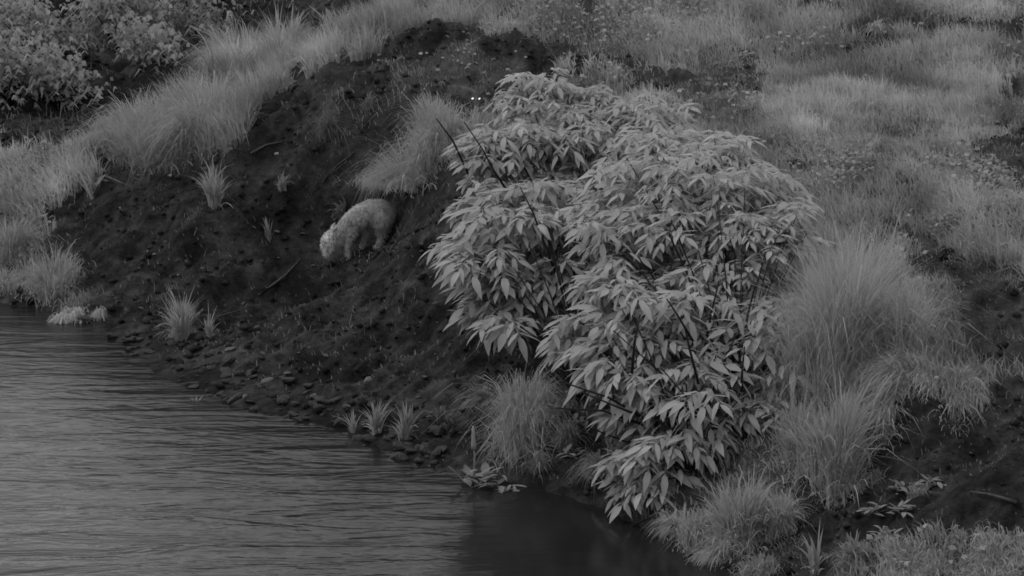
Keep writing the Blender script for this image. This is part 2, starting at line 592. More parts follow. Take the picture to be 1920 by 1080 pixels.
# ------------------------------------------------------------------ grass
def blades(base, hgt, az, lean, width, segs=2, droop=0.0, tint=None, face=None):
    """curved tapering blades as triangle strips; all arguments are arrays"""
    n = len(base)
    dirx = np.stack([np.cos(az), np.sin(az), np.zeros(n)], -1)
    side_az = az + math.pi / 2 if face is None else face
    side = np.stack([np.cos(side_az), np.sin(side_az), np.zeros(n)], -1)
    V, T = [], []
    for k in range(segs + 1):
        t = k / segs
        ang = lean * (0.2 + 0.8 * t)
        up = hgt * t * np.cos(ang) - droop * hgt * t ** 3
        out = hgt * t * np.sin(ang)
        c = base + dirx * out[:, None] + np.array([0, 0, 1.0]) * up[:, None]
        if k < segs:
            w = (width * (1 - 0.75 * t ** 1.5) * 0.5)[:, None]
            V += [c - side * w, c + side * w]
        else:
            V.append(c)
    nvb = 2 * segs + 1
    V = np.stack(V, 1).reshape(-1, 3)
    off = (np.arange(n) * nvb)[:, None]
    for k in range(segs - 1):
        i = 2 * k
        T += [off + np.array([[i, i + 1, i + 3]]), off + np.array([[i, i + 3, i + 2]])]
    i = 2 * (segs - 1)
    T.append(off + np.array([[i, i + 1, i + 2]]))
    T = np.concatenate(T, 0)
    tt = np.repeat(tint if tint is not None else np.ones(n), nvb)
    return V, T, tt


def scatter(weight, n):
    w = weight.ravel().astype(float)
    cdf = np.cumsum(w)
    cdf /= cdf[-1]
    k = np.minimum(np.searchsorted(cdf, rng.random(n)), len(w) - 1)
    x = X2.ravel()[k] + (rng.random(n) - .5) * GS
    y = Y2.ravel()[k] + (rng.random(n) - .5) * GS
    return x, y, k


FRUST = (np.abs(X2) < Y2 * 0.192 * 1.18 + .3) & (PY < 1180) & (PY > -160) & (H > 0.03)
W = np.clip(DEN, 0, 3) * FRUST * (26.0 / Y2) ** 1.3
NB = 330000
x, y, k = scatter(W, NB)
hg = HGT.ravel()[k] * (0.55 + 0.8 * rng.random(NB)) * np.clip(0.6 + DEN.ravel()[k] * .4, .5, 1.1)
az = rng.normal(R(195), 1.3, NB)
ln = np.abs(rng.normal(.6, .4, NB))
tone = np.clip(.95 + 1.5 * fbm(x * 1.3, y * .9, 71, 4) + rng.normal(0, .1, NB), .4, 1.5) * np.clip(.55 + .45 * DEN.ravel()[k], .5, 1)
V, T, tt = blades(np.c_[x, y, height(x, y) - .01], hg, az, ln, (.008 + .007 * rng.random(NB)) * np.where(rng.random(NB) < .1, 2.0, 1), 2, .05, tone, rng.normal(0, .7, NB))
g = link('grass', np_mesh('grass', V, T, tt), M_GRASS)
tag(g, 'rough pale grass covering the bank top and meadow', 'grass', kind='stuff')

# low broad-leaved ground cover between the grass
NL = 30000
x, y, k = scatter(W * DEN * np.clip(fbm(X2 * .8, Y2 * .8, 141, 3) * 4 + .4, .03, 1.5), NL)
L_ = .035 + .045 * rng.random(NL)
V, T, tt = blades(np.c_[x, y, height(x, y) + .02 + .12 * rng.random(NL)], L_, rng.random(NL) * 6.28, .9 + .5 * rng.random(NL), L_ * .75, 2, .2,
                  np.clip(rng.normal(.85, .15, NL), .5, 1.3))
g = link('ground_cover', np_mesh('ground_cover', V, T, tt), M_WEED)
tag(g, 'low broad leaved weeds creeping among the grass', 'ground cover', kind='stuff')

# sparse roots and straw litter lying on the bare earth
NS = 15000
ws = (SOIL > .6) * FRUST * np.clip(fbm(X2 * 1.5, Y2 * 1.5, 241, 3) * 7 + .2, .01, 2)
x, y, k = scatter(ws, NS)
L_ = .02 + .13 * rng.random(NS) ** 3
V, T, tt = blades(np.c_[x, y, height(x, y) + .012], L_, rng.normal(R(35), 1.1, NS), rng.uniform(1.25, 1.6, NS), .006 + .012 * rng.random(NS), 1, 0,
                  rng.uniform(.03, .36, NS) * rng.random(NS) ** .5, rng.random(NS) * 3.14)
g = link('straw_litter', np_mesh('straw_litter', V, T, tt), M_GRASS)
tag(g, 'thin straw and root litter scattered over the bare earth', 'litter', kind='stuff')


# crumbs and clods of earth on the bare slope
NC = 16000
x, y, k = scatter((SOIL > .55) * FRUST * np.clip(fbm(X2 * 2, Y2 * 2, 341, 3) * 4 + .7, .1, 2), NC)
sz_ = .010 + .055 * rng.random(NC) ** 3.2
oct_ = np.array([[1, 0, 0], [-1, 0, 0], [0, 1, 0], [0, -1, 0], [0, 0, .75], [0, 0, -.75]], float)
ot = np.array([[0, 2, 4], [2, 1, 4], [1, 3, 4], [3, 0, 4], [2, 0, 5], [1, 2, 5], [3, 1, 5], [0, 3, 5]])
ang = rng.random(NC) * 6.283
P = oct_[None] * rng.uniform(.6, 1.35, (NC, 6, 1)) * sz_[:, None, None]
ca, sa = np.cos(ang)[:, None], np.sin(ang)[:, None]
P = np.stack([P[..., 0] * ca - P[..., 1] * sa, P[..., 0] * sa + P[..., 1] * ca, P[..., 2]], -1)
P += np.c_[x, y, height(x, y) + sz_ * .25][:, None, :]
g = link('earth_crumbs', np_mesh('earth_crumbs', P.reshape(-1, 3), (ot[None] + (np.arange(NC) * 6)[:, None, None]).reshape(-1, 3),
                                 np.repeat(np.clip(rng.normal(.05, .09, NC), 0, .35), 6), True), M_EARTH)
tag(g, 'loose crumbs and clods of dark earth on the bank', 'earth', kind='stuff')


# ------------------------------------------------------------------ grass clumps: each is a thing of its own
def clump(px, py, hpx, spx, n, label, droop=.25, lean_az=None, lean=0.0, width=.009, spread=.75, tone=1.0, name='grass_clump', cat='grass clump', segs=4, at=None, rough=.14):
    b = ground(px, py) if at is None else at
    dist = b[1] / math.cos(PITCH)
    if n > 250:
        n, width = int(n * 1.9), width * .62
    h = hpx * dist / FPX * 1.12
    r = spx * dist / FPX
    nt = 4 + int(min(9, n / 260))
    ta, tr = rng.random(nt) * 6.283, r * (.20 if n > 900 else .05) * np.sqrt(rng.random(nt))
    tx, ty = tr * np.cos(ta), tr * np.sin(ta)
    thh = rng.uniform(.6, 1.15, nt)
    sub = rng.integers(0, nt, n)
    rad = np.abs(rng.normal(0, r * (.08 if n > 900 else .05), n))
    th = rng.random(n) * 6.283
    bx_, by_ = tx[sub] + rad * np.cos(th), ty[sub] + rad * np.sin(th)
    hh = h * thh[sub] * (.35 + .5 * rng.random(n) + .35 * rng.random(n) ** 3)
    az_ = np.arctan2(ty[sub], tx[sub]) + rng.normal(0, 1.0, n)
    maxlean = min(1.25, math.atan2(r * .5, h * .7) * spread / .75)
    le = np.minimum(np.abs(rng.normal(maxlean * .5, maxlean * .6, n)) + .02, 1.5)
    skirt = rng.random(n) < .3
    hh[skirt] *= rng.uniform(.25, .6, skirt.sum())
    le[skirt] = rng.uniform(.4, 1.45, skirt.sum())
    az_[skirt] = rng.random(skirt.sum()) * 6.283
    if n > 900:
        bx_[skirt] *= 1.8
        by_[skirt] *= 1.8
    gz = height(b[0] + bx_, b[1] + by_) - b[2]
    base = np.c_[bx_, by_, np.clip(gz, -.3, .3) - .01]
    if lean_az is not None:
        dx = np.cos(az_) * np.sin(le) + math.cos(lean_az) * lean
        dy = np.sin(az_) * np.sin(le) + math.sin(lean_az) * lean
        az_ = np.arctan2(dy, dx)
        le = np.minimum(np.arcsin(np.clip(np.hypot(dx, dy), 0, .98)), 1.45)
    coarse = rng.random(n) < rough
    hh[coarse] *= 1.15
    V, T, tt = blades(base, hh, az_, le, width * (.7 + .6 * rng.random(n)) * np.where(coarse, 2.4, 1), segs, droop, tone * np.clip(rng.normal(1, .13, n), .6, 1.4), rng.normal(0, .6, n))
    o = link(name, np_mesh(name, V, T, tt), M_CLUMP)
    o.location = b
    tag(o, label, cat, 'grass clumps on the bank')
    return o


LEFT = R(185)
clumps = [
    (1565, 700, 345, 330, 3800, 'tallest fountain of fine pale grass, just right of the leafy shrubs', dict(droop=.3, width=.007, spread=.7, tone=1.08, rough=.05)),
    (1690, 655, 220, 200, 1500, 'fine soft grass clump right of the tallest fountain grass', dict(droop=.4, width=.007, rough=.06)),
    (1625, 560, 150, 150, 900, 'hazy grass clump behind the tallest fountain grass', dict(droop=.3, width=.008)),
    (1555, 880, 190, 170, 1500, 'dense upright pale tuft at the foot of the tall fountain grass', dict(droop=.2, width=.010)),
    (1490, 860, 130, 110, 600, 'thin grass tuft pressed against the lower right edge of the leafy shrub', dict(droop=.2, width=.010)),
    (1715, 715, 90, 190, 1100, 'tuft with long blades drooping left over the dark hollow', dict(droop=.5, lean_az=LEFT, lean=.5, width=.010)),
    (1650, 790, 70, 130, 700, 'sloping grass fringe above the dark lower right scarp', dict(droop=.5, width=.009)),
    (1795, 725, 60, 150, 800, 'grass fringe along the crest of the lower right hump', dict(droop=.5, width=.009)),
    (1835, 750, 45, 60, 300, 'small pale tuft hanging off the right end of the hump crest', dict(droop=.9, width=.010)),
    (975, 815, 200, 150, 1700, 'hazy drooping grass clump below the left side of the leafy shrub', dict(droop=.55, width=.007)),
    (905, 760, 80, 110, 260, 'spiky dry tuft with stems pointing left beneath the drooping leaves', dict(droop=.3, lean_az=LEFT, lean=.5, width=.010, tone=.7)),
    (790, 300, 105, 230, 2600, 'bushy grass tuft overhanging the slope above the animal', dict(droop=.3, lean_az=LEFT, lean=.25, width=.009)),
    (860, 275, 75, 170, 1300, 'grass tuft between the glowing eyes and the leafy shrub', dict(droop=.3, width=.009)),
    (715, 340, 60, 110, 420, 'ragged grass tuft hanging below the bushy overhanging one', dict(droop=.9, lean_az=LEFT, lean=.4, width=.009, tone=.75)),
    (405, 388, 110, 100, 240, 'spiky upright tuft on the dark slope under the left crest', dict(droop=.1, width=.013)),
    (370, 265, 150, 190, 2200, 'big soft tuft bulging over the edge of the left crest', dict(droop=.4, lean_az=R(170), lean=.15, width=.009)),
    (250, 270, 110, 190, 1500, 'leaning grass tuft on the left crest beside the big soft one', dict(droop=.35, lean_az=R(160), lean=.3, width=.009)),
    (340, 635, 95, 110, 420, 'fan shaped tuft of splayed blades at the stony waterline', dict(droop=.05, lean_az=R(170), lean=.3, width=.013)),
    (392, 632, 60, 40, 50, 'few thin upright stems right of the fan shaped tuft', dict(droop=.05, width=.012)),
    (95, 545, 95, 150, 1000, 'spreading pale tuft at the water edge on the far left', dict(droop=.25, width=.010)),
    (25, 475, 95, 110, 900, 'pale tuft at the left picture edge above the water', dict(droop=.3, width=.010)),
    (10, 540, 50, 90, 500, 'low cushion of grass at the far left waterline', dict(droop=.5, width=.009)),
    (130, 598, 42, 85, 900, 'rounded pale tuft drooping into the water at left', dict(droop=1.1, lean_az=R(200), lean=.2, width=.010, tone=1.25)),
    (185, 592, 32, 60, 450, 'smaller rounded tuft right of the one drooping into the water', dict(droop=1.0, width=.010, tone=1.1)),
    (365, 752, 42, 60, 110, 'small sprig of grass standing in the shallow water', dict(droop=.1, width=.011)),
    (662, 812, 55, 35, 45, 'leftmost reed sprig on the lower waterline', dict(droop=.05, width=.014)),
    (705, 812, 70, 60, 110, 'upright reed sprig in the middle of the lower waterline', dict(droop=.08, width=.013)),
    (760, 822, 75, 80, 170, 'spiky reed sprig at the lower waterline nearest the dark stone', dict(droop=.12, width=.013, tone=.85)),
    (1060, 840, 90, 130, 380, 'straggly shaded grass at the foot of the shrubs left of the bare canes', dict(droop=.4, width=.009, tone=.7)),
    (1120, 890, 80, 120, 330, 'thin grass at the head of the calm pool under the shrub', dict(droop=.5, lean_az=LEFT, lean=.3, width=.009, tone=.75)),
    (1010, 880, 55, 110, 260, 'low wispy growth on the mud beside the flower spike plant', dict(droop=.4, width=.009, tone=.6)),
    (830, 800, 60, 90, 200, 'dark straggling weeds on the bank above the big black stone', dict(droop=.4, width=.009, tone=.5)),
    (1640, 900, 40, 110, 220, 'thin straggly growth on the lower right soil below the scarp fringe', dict(droop=.5, width=.009, tone=.7)),
    (1720, 930, 45, 130, 260, 'loose straggling growth in the middle of the lower right soil', dict(droop=.5, lean_az=R(30), lean=.4, width=.009, tone=.85)),
    (1385, 1010, 140, 130, 1200, 'upright pale grass tuft below the shrub beside the calm water', dict(droop=.2, width=.010)),
    (1300, 1015, 90, 110, 600, 'leafy grass fringe dipping to the calm water', dict(droop=.4, width=.010)),
    (1340, 1050, 70, 110, 700, 'pale grass tuft hanging over the bank of the calm water', dict(droop=.5, lean_az=LEFT, lean=.4, width=.010)),
    (1265, 1000, 70, 80, 400, 'grass tuft under the nearest shrub where its leaves touch the water', dict(droop=.5, lean_az=LEFT, lean=.3, width=.010)),
    (1430, 1075, 60, 120, 500, 'low tuft at the bottom edge right of the calm water', dict(droop=.4, width=.010, tone=.85)),
    (1460, 985, 90, 110, 700, 'soft tuft between the calm water and the dark lower right soil', dict(droop=.35, width=.009)),
    (1530, 1075, 75, 70, 90, 'two pointed blades of a coarse tuft at the bottom edge', dict(droop=.05, width=.02)),
    (1600, 1060, 70, 130, 420, 'thin tuft among the weeds at the bottom edge', dict(droop=.3, width=.010, tone=.8)),
    (1720, 1095, 70, 200, 1100, 'broad soft grass clump in the bottom right, left of the corner', dict(droop=.5, width=.009)),
    (1860, 1095, 85, 230, 1500, 'soft grass clump filling the bottom right corner', dict(droop=.5, width=.009)),
    (1800, 1015, 35, 120, 220, 'low tuft above the bottom right grass', dict(droop=.4, width=.009, tone=.85)),
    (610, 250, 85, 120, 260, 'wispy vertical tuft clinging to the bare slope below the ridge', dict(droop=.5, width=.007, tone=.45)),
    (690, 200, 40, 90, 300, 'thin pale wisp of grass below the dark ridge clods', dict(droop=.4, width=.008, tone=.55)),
    (528, 355, 40, 55, 60, 'little sprig of pale blades on the dark slope above left of the animal', dict(droop=.2, width=.012, tone=.8)),
    (505, 450, 55, 40, 34, 'forked pale sprig on the slope left of the animal', dict(droop=.1, width=.012, tone=.8)),
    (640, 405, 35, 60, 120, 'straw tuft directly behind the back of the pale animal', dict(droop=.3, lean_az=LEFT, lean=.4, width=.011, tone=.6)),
    (445, 120, 95, 150, 900, 'tall grass on the crest in front of the dark hedge', dict(droop=.15, lean_az=R(160), lean=.25, width=.011)),
    (535, 95, 90, 120, 500, 'reedy upright grass before the black gap at the top', dict(droop=.05, width=.014)),
    (640, 70, 60, 90, 300, 'upright blades right of the black gap at the top', dict(droop=.1, width=.014)),
    (1860, 330, 40, 120, 300, 'flattened pale grass beside the dark patch on the right', dict(droop=.6, width=.010, tone=.8)),
    (1640, 60, 40, 90, 300, 'tuft hanging over the small black hollow at upper right', dict(droop=.5, width=.010)),
]
for px, py, hp, sp, n, lab, kw in clumps:
    clump(px, py, hp, sp, n, lab, **kw)


# ------------------------------------------------------------------ tubes
def tube_mesh(name, pts, r0, r1, sides=5, wob=0.0):
    pts = [Vector(p) for p in pts]
    V, T = [], []
    n = len(pts)
    for i, p in enumerate(pts):
        tdir = (pts[min(i + 1, n - 1)] - pts[max(i - 1, 0)]).normalized()
        a_ = tdir.orthogonal().normalized()
        b_ = tdir.cross(a_)
        r = (r0 + (r1 - r0) * i / (n - 1)) * (1 + random.uniform(-wob, wob))
        for s in range(sides):
            q = 2 * math.pi * s / sides
            V.append(p + (a_ * math.cos(q) + b_ * math.sin(q)) * r)
    for i in range(n - 1):
        for s in range(sides):
            s2 = (s + 1) % sides
            A, B, C, D = i * sides + s, i * sides + s2, (i + 1) * sides + s2, (i + 1) * sides + s
            T += [(A, B, C), (A, C, D)]
    for s in range(1, sides - 1):
        T.append((0, s + 1, s))
        e = (n - 1) * sides
        T.append((e, e + s, e + s + 1))
    return np_mesh(name, np.array([tuple(v) for v in V]), np.array(T), None, True)


# ------------------------------------------------------------------ leafy shrubs
def leaflet(V, T, base, dirv, upv, L, Wd, droop):
    """lanceolate leaflet, folded along the midrib, tip drooping"""
    dirv = dirv.normalized()
    side = dirv.cross(upv).normalized()
    nrm = side.cross(dirv).normalized()
    st = [(0, 0), (.2, .34), (.5, .46), (.78, .27), (1, 0)]
    i0 = len(V)
    down = Vector((0, 0, -1))

    def P(t):
        return base + dirv * (L * t) + down * (droop * L * t * t)
    V.append(P(0))
    for t, w in st[1:4]:
        c = P(t)
        V.extend([c - side * (w * Wd) + nrm * .07 * Wd, c, c + side * (w * Wd) + nrm * .07 * Wd])
    V.append(P(1))
    q = [(0, 2, 1), (0, 3, 2), (1, 2, 5), (1, 5, 4), (2, 3, 6), (2, 6, 5), (4, 5, 8), (4, 8, 7), (5, 6, 9), (5, 9, 8), (7, 8, 10), (8, 9, 10)]
    T.extend([(i0 + a_, i0 + b_, i0 + c_) for a_, b_, c_ in q])


def leaf_mesh(name, pairs, L, rnd):
    """one pinnate leaf: arching stalk along +X with paired leaflets and one at the end"""
    V, T = [], []
    up = Vector((0, 0, 1))

    def rac(t):
        return Vector((L * t, 0, L * (.18 * t - .55 * t * t)))
    prev = None
    for t in (0, .5, 1):
        p = rac(t)
        i0 = len(V)
        V.extend([p + Vector((0, -.004, 0)), p + Vector((0, .004, 0))])
        if prev is not None:
            T.extend([(prev, prev + 1, i0 + 1), (prev, i0 + 1, i0)])
        prev = i0
    for k_ in range(pairs):
        t = .38 + .5 * k_ / max(1, pairs - 1) if pairs > 1 else .6
        for s in (-1, 1):
            an = R(rnd.uniform(38, 68)) * s
            dv = Vector((math.cos(an), math.sin(an), rnd.uniform(-.55, -.05)))
            leaflet(V, T, rac(t), dv, up + Vector((rnd.uniform(-.3, .3), s * rnd.uniform(0, .5), 0)), rnd.uniform(.13, .25), rnd.uniform(.055, .095), rnd.uniform(.05, .6))
    leaflet(V, T, rac(1), Vector((1, rnd.uniform(-.2, .2), rnd.uniform(-.8, -.3))), up, rnd.uniform(.2, .26), .09, rnd.uniform(.2, .5))
    return np_mesh(name, np.array([tuple(v) for v in V]), np.array(T))


rr = random.Random(5)
LEAF_MESHES = [leaf_mesh('leaf', (2, 3, 3, 1)[i % 4], rr.uniform(.18, .32), rr) for i in range(16)]
for me in LEAF_MESHES:
    me.materials.append(M_SHRUB)


LEAF_ARR = []
for me in LEAF_MESHES:
    cv = np.zeros(len(me.vertices) * 3)
    me.vertices.foreach_get('co', cv)
    ct = np.zeros(len(me.polygons) * 3, np.int32)
    me.loops.foreach_get('vertex_index', ct)
    LEAF_ARR.append((cv.reshape(-1, 3), ct.reshape(-1, 3)))


def leaf_matrix(p, dirv, roll, sc):
    x_ = dirv.normalized()
    z_ = Vector((0, 0, 1)) - x_ * x_.z
    if z_.length < .1:
        z_ = Vector((0, -1, 0))
    z_.normalize()
    y_ = z_.cross(x_)
    m = Matrix((x_, y_, z_)).transposed().to_4x4() @ Matrix.Rotation(roll, 4, 'X')
    return Matrix.Translation(p) @ m @ Matrix.Scale(sc, 4)


def leaf_at(parent, p, dirv, roll, sc):
    o = bpy.data.objects.new('leaf', rr.choice(LEAF_MESHES))
    COL.objects.link(o)
    o.parent = parent
    o.matrix_local = leaf_matrix(p, dirv, roll, sc)
    return o


def leafy_shrub(label, root_px, blobs, twigs=(), seed=1, root=None):
    rd = random.Random(seed)
    b = Vector(ground(*root_px))
    t = empty('leafy_shrub', b)
    tag(t, label, 'shrub', 'leafy shrubs at the river bend')
    nleaf = 0
    FV, FT, nfv, CAND = [], [], 0, []
    for px, py, Yd, rx, ry, dm, ntip, sc in blobs:
        c = Vector(at_y(px, py, Yd))
        m = Yd / math.cos(PITCH) / FPX
        ax, az_, ay = rx * m, ry * m, dm
        for _ in range(ntip):
            while True:
                v = Vector((rd.gauss(0, 1), rd.gauss(0, 1), rd.gauss(0, 1))).normalized()
                if v.y < .45 and v.z > -.75:
                    break
            q = rd.uniform(.45, 1) ** .6 * rd.choice((1, 1, 1, 1.15, 1.3))
            tip = c + Vector((v.x * ax * q, v.y * ay * q, v.z * az_ * q))
            gz = float(height(tip.x, tip.y))
            tip.z = max(tip.z, max(gz, 0) + .18)
            tl = tip - b
            # cane from the root, arching out
            mid = Vector((tl.x * .38, tl.y * .38, tl.z * .62 + .1))
            pts = []
            for k_ in range(5):
                s_ = k_ / 4
                pts.append(mid * (2 * s_ * (1 - s_)) + tl * s_ * s_)
            if _ % 4 == 0:
                link('stem', tube_mesh('stem', pts, .012, .0045, 4), M_STEM, t)
            outv = Vector((v.x, v.y, 0))
            for j in range(9):       # inner leaves, too crowded to pick apart
                qq = rd.uniform(.1, .85)
                pos = c + Vector((v.x * ax * qq, abs(v.y) * ay * qq, v.z * az_ * qq)) - b
                pos.z = max(pos.z, .12)
                an = rd.uniform(0, 6.283)
                mt = leaf_matrix(pos, Vector((math.cos(an), math.sin(an), rd.uniform(-.2, .4))) + outv * .5, rd.uniform(-.3, .3), sc * rd.uniform(.6, 1.0))
                lv, lt = rd.choice(LEAF_ARR)
                FV.append(lv @ np.array(mt.to_3x3()).T + np.array(mt.translation))
                FT.append(lt + nfv)
                nfv += len(lv)
            a0 = rd.uniform(0, 6.28)
            nl = rd.choice((5, 5, 6, 7))
            for j in range(nl):
                an = a0 + j * 6.283 / nl + rd.uniform(-.35, .35)
                dv = Vector((math.cos(an), math.sin(an), 0)) + outv * .55 + Vector((0, 0, rd.uniform(-.25, .45)))
                back = rd.uniform(0, .14)
                pos = tl - (tl - mid).normalized() * back + Vector((0, 0, rd.uniform(-.03, .03)))
                CAND.append((pos, dv, rd.uniform(-.45, .45), sc * rd.uniform(.55, 1.1)))
    # the 300 leaves that show largest are parts of their own, the rest joins the inner foliage
    CAND.sort(key=lambda q: -(q[3] * 20 / (b.y + q[0].y) - .05 * (b.y + q[0].y) + .1 * q[0].z))
    for pos, dv, ro, sz in CAND[:300]:
        leaf_at(t, pos, dv, ro, sz)
    for pos, dv, ro, sz in CAND[300:]:
        mt = leaf_matrix(pos, dv, ro, sz)
        lv, lt = rd.choice(LEAF_ARR)
        FV.append(lv @ np.array(mt.to_3x3()).T + np.array(mt.translation))
        FT.append(lt + nfv)
        nfv += len(lv)
    fo = link('foliage', np_mesh('foliage', np.concatenate(FV), np.concatenate(FT)), M_SHRUB, t)
    fo['kind'] = 'stuff'
    for pl, Yd in twigs:
        pts = [Vector(at_y(u, v, Yd)) - b for u, v in pl]
        link('twig', tube_mesh('twig', pts, .013, .006, 5, .12), M_STEM, t)
    return t


leafy_shrub('farthest leafy shrub, its small crown reaching up towards the dark ridge', (1080, 560),
            [(1050, 175, 26.4, 110, 55, .5, 17, .66), (1180, 225, 26.0, 100, 45, .5, 15, .64), (1000, 285, 25.6, 125, 65, .5, 20, .74), (1170, 300, 25.5, 150, 60, .6, 20, .70), (1100, 250, 25.9, 150, 60, .5, 16, .70), (915, 285, 25.5, 55, 45, .4, 9, .72), (1080, 360, 25.3, 130, 60, .5, 16, .74)],
            [([(950, 356), (925, 318), (905, 280), (870, 228)], 25.0), ([(880, 330), (850, 265), (818, 222)], 25.2)], 3)
leafy_shrub('left leafy shrub arching its drooping leaves out over the dark bank', (1090, 760),
            [(950, 375, 24.6, 75, 50, .5, 15, .80), (900, 465, 24.3, 45, 45, .45, 13, .88), (1000, 475, 24.4, 90, 80, .5, 19, .84), (940, 565, 24.0, 50, 45, .45, 14, .86), (1060, 420, 24.7, 90, 80, .5, 16, .8), (1040, 560, 24.2, 70, 60, .4, 12, .82), (1110, 500, 24.3, 70, 70, .4, 12, .8)],
            [([(1060, 560), (1030, 480), (1000, 400), (975, 350)], 23.9), ([(1250, 720), (1150, 645), (1050, 580)], 22.6)], 4)
leafy_shrub('right leafy shrub with a dense pale crown beside the tall fountain grass', (1380, 800),
            [(1290, 345, 24.0, 160, 70, .6, 24, .68), (1400, 365, 23.8, 90, 60, .5, 17, .66), (1250, 445, 23.4, 150, 75, .6, 24, .74), (1400, 475, 23.2, 110, 80, .5, 19, .72), (1180, 400, 24.2, 90, 70, .5, 16, .74), (1340, 540, 23.0, 140, 60, .5, 18, .76), (1470, 430, 23.4, 60, 60, .4, 10, .68), (1280, 275, 24.8, 110, 45, .5, 15, .68), (1390, 300, 24.4, 70, 40, .4, 9, .66)],
            [([(1395, 670), (1400, 600), (1412, 550), (1432, 492)], 22.2), ([(1320, 665), (1333, 590), (1348, 527)], 22.2)], 6)
leafy_shrub('nearest leafy shrub with bare canes showing, dipping its leaves into the calm water', (1290, 900),
            [(1170, 560, 22.8, 90, 70, .5, 14, .84), (1320, 590, 22.5, 150, 75, .5, 17, .84), (1440, 640, 22.3, 70, 80, .4, 11, .84), (1145, 670, 22.3, 50, 45, .4, 8, .8), (1320, 725, 22.0, 130, 80, .4, 15, .88),
             (1260, 830, 21.8, 80, 65, .35, 10, .86), (1200, 925, 21.5, 45, 25, .3, 8, .78), (1420, 780, 22.0, 70, 70, .35, 10, .8), (1480, 600, 22.6, 65, 70, .4, 12, .8), (1100, 640, 22.8, 45, 55, .35, 10, .8), (1500, 700, 22.3, 40, 50, .3, 7, .78), (1230, 640, 22.5, 110, 70, .4, 15, .84), (1230, 740, 22.1, 90, 60, .35, 10, .84), (1340, 840, 21.8, 80, 60, .3, 9, .84)],
            [([(1390, 735), (1392, 690), (1396, 650)], 21.6), ([(1310, 790), (1240, 700), (1150, 620)], 21.7), ([(1220, 790), (1140, 745), (1050, 715)], 21.8), ([(1215, 800), (1130, 770), (1040, 765)], 21.8),
             ([(1290, 860), (1230, 850), (1100, 800)], 21.9), ([(1185, 700), (1190, 640), (1200, 590)], 21.7), ([(1300, 640), (1270, 590), (1250, 560)], 21.6), ([(1310, 720), (1292, 650), (1283, 610)], 21.6),
             ([(1200, 780), (1150, 760), (1090, 735)], 21.7), ([(1325, 840), (1300, 760), (1240, 690)], 21.5)], 8)


# ------------------------------------------------------------------ hedge shrubs at the upper left
def hedge(label, px, py, wpx, hpx, Yd, n, seed, tone=1.0):
    rd = np.random.default_rng(seed)
    c = at_y(px, py, Yd)
    m = Yd / math.cos(PITCH) / FPX
    b = np.array([c[0], Yd, float(height(c[0], Yd))])
    t = empty('hedge_shrub', b)
    tag(t, label, 'shrub', 'hedge shrubs behind the left crest')
    nb = 16
    u = rd.normal(0, 1, (nb, 3))
    u /= np.linalg.norm(u, axis=1)[:, None]
    cl = (c - b) + u * np.array([wpx * m * .5, .8, hpx * m * .55]) * rd.random((nb, 1)) ** .4
    cl[:, 2] = np.maximum(cl[:, 2], .15)
    k_ = rd.integers(0, nb, n)
    q = rd.normal(0, 1, (n, 3)) * np.array([.24, .24, .15])
    q[:, 2] -= q[:, 0] * .5
    base = cl[k_] + q
    keep = base[:, 2] + b[2] > height(base[:, 0] + b[0], base[:, 1] + b[1]) + .02
    base = base[keep]
    n = len(base)
    L_ = .10 + .12 * rd.random(n)
    V, T, tt = blades(base, L_, rd.normal(R(200), 1.2, n), .7 + .8 * rd.random(n), L_ * .33, 2, .6, tone * np.clip(rd.normal(1.05, .15, n), .4, 1.5))
    link('crown', np_mesh('crown', V, T, tt), M_BACK, t)
    for j in range(7):
        e = Vector(cl[j])
        link('stem', tube_mesh('stem', [Vector((0, 0, -.05)), e * .5 + Vector((0, 0, .1)), e], .03, .008, 5), M_STEM, t)


hedge('leafy hedge shrub in the upper left corner', 40, 60, 150, 130, 41, 1900, 1, .85)
hedge('largest hedge shrub at the top, left of the dark gap', 225, 50, 190, 130, 42, 2600, 2, .9)
hedge('low hedge shrub at the left edge below the corner one', 15, 140, 90, 90, 37, 800, 3, .75)
hedge('sparse hedge shrub at the top behind the tall crest grass', 365, 25, 120, 110, 43, 1000, 4, .75)
hedge('dark hedge shrub behind the black gap at the top', 560, 0, 160, 60, 50, 400, 6, .35)
hedge('small hedge shrub drooping towards the left crest below the largest one', 120, 135, 90, 80, 37.5, 800, 7, .75)
hedge('bushy hedge shrub just behind the left crest, right of the small drooping one', 285, 115, 90, 80, 39, 700, 9, .75)


# ------------------------------------------------------------------ animals
def flesh(parent_name, chains, voxel=.011, flat=.85):
    """one continuous skin grown over jointed chains of tapering limbs"""
    bm = bmesh.new()
    for ch in chains:
        for (p0, r0), (p1, r1) in zip(ch[:-1], ch[1:]):
            p0, p1 = Vector(p0), Vector(p1)
            k_ = max(2, int((p1 - p0).length / (.35 * min(r0, r1))))
            for j in range(k_ + 1):
                s_ = j / k_
                bmesh.ops.create_icosphere(bm, subdivisions=2, radius=r0 + (r1 - r0) * s_, matrix=Matrix.Translation(p0.lerp(p1, s_)))
    me = bpy.data.meshes.new('raw')
    bm.to_mesh(me)
    bm.free()
    o = bpy.data.objects.new('raw', me)
    COL.objects.link(o)
    md = o.modifiers.new('r', 'REMESH')
    md.mode = 'VOXEL'
    md.voxel_size = voxel
    sm = o.modifiers.new('s', 'SMOOTH')
    sm.factor = .5
    sm.iterations = 6
    dg = bpy.context.evaluated_depsgraph_get()
    ev = bpy.data.meshes.new_from_object(o.evaluated_get(dg))
    bpy.data.objects.remove(o)
    ev.polygons.foreach_set('use_smooth', np.ones(len(ev.polygons), bool))
    return ev


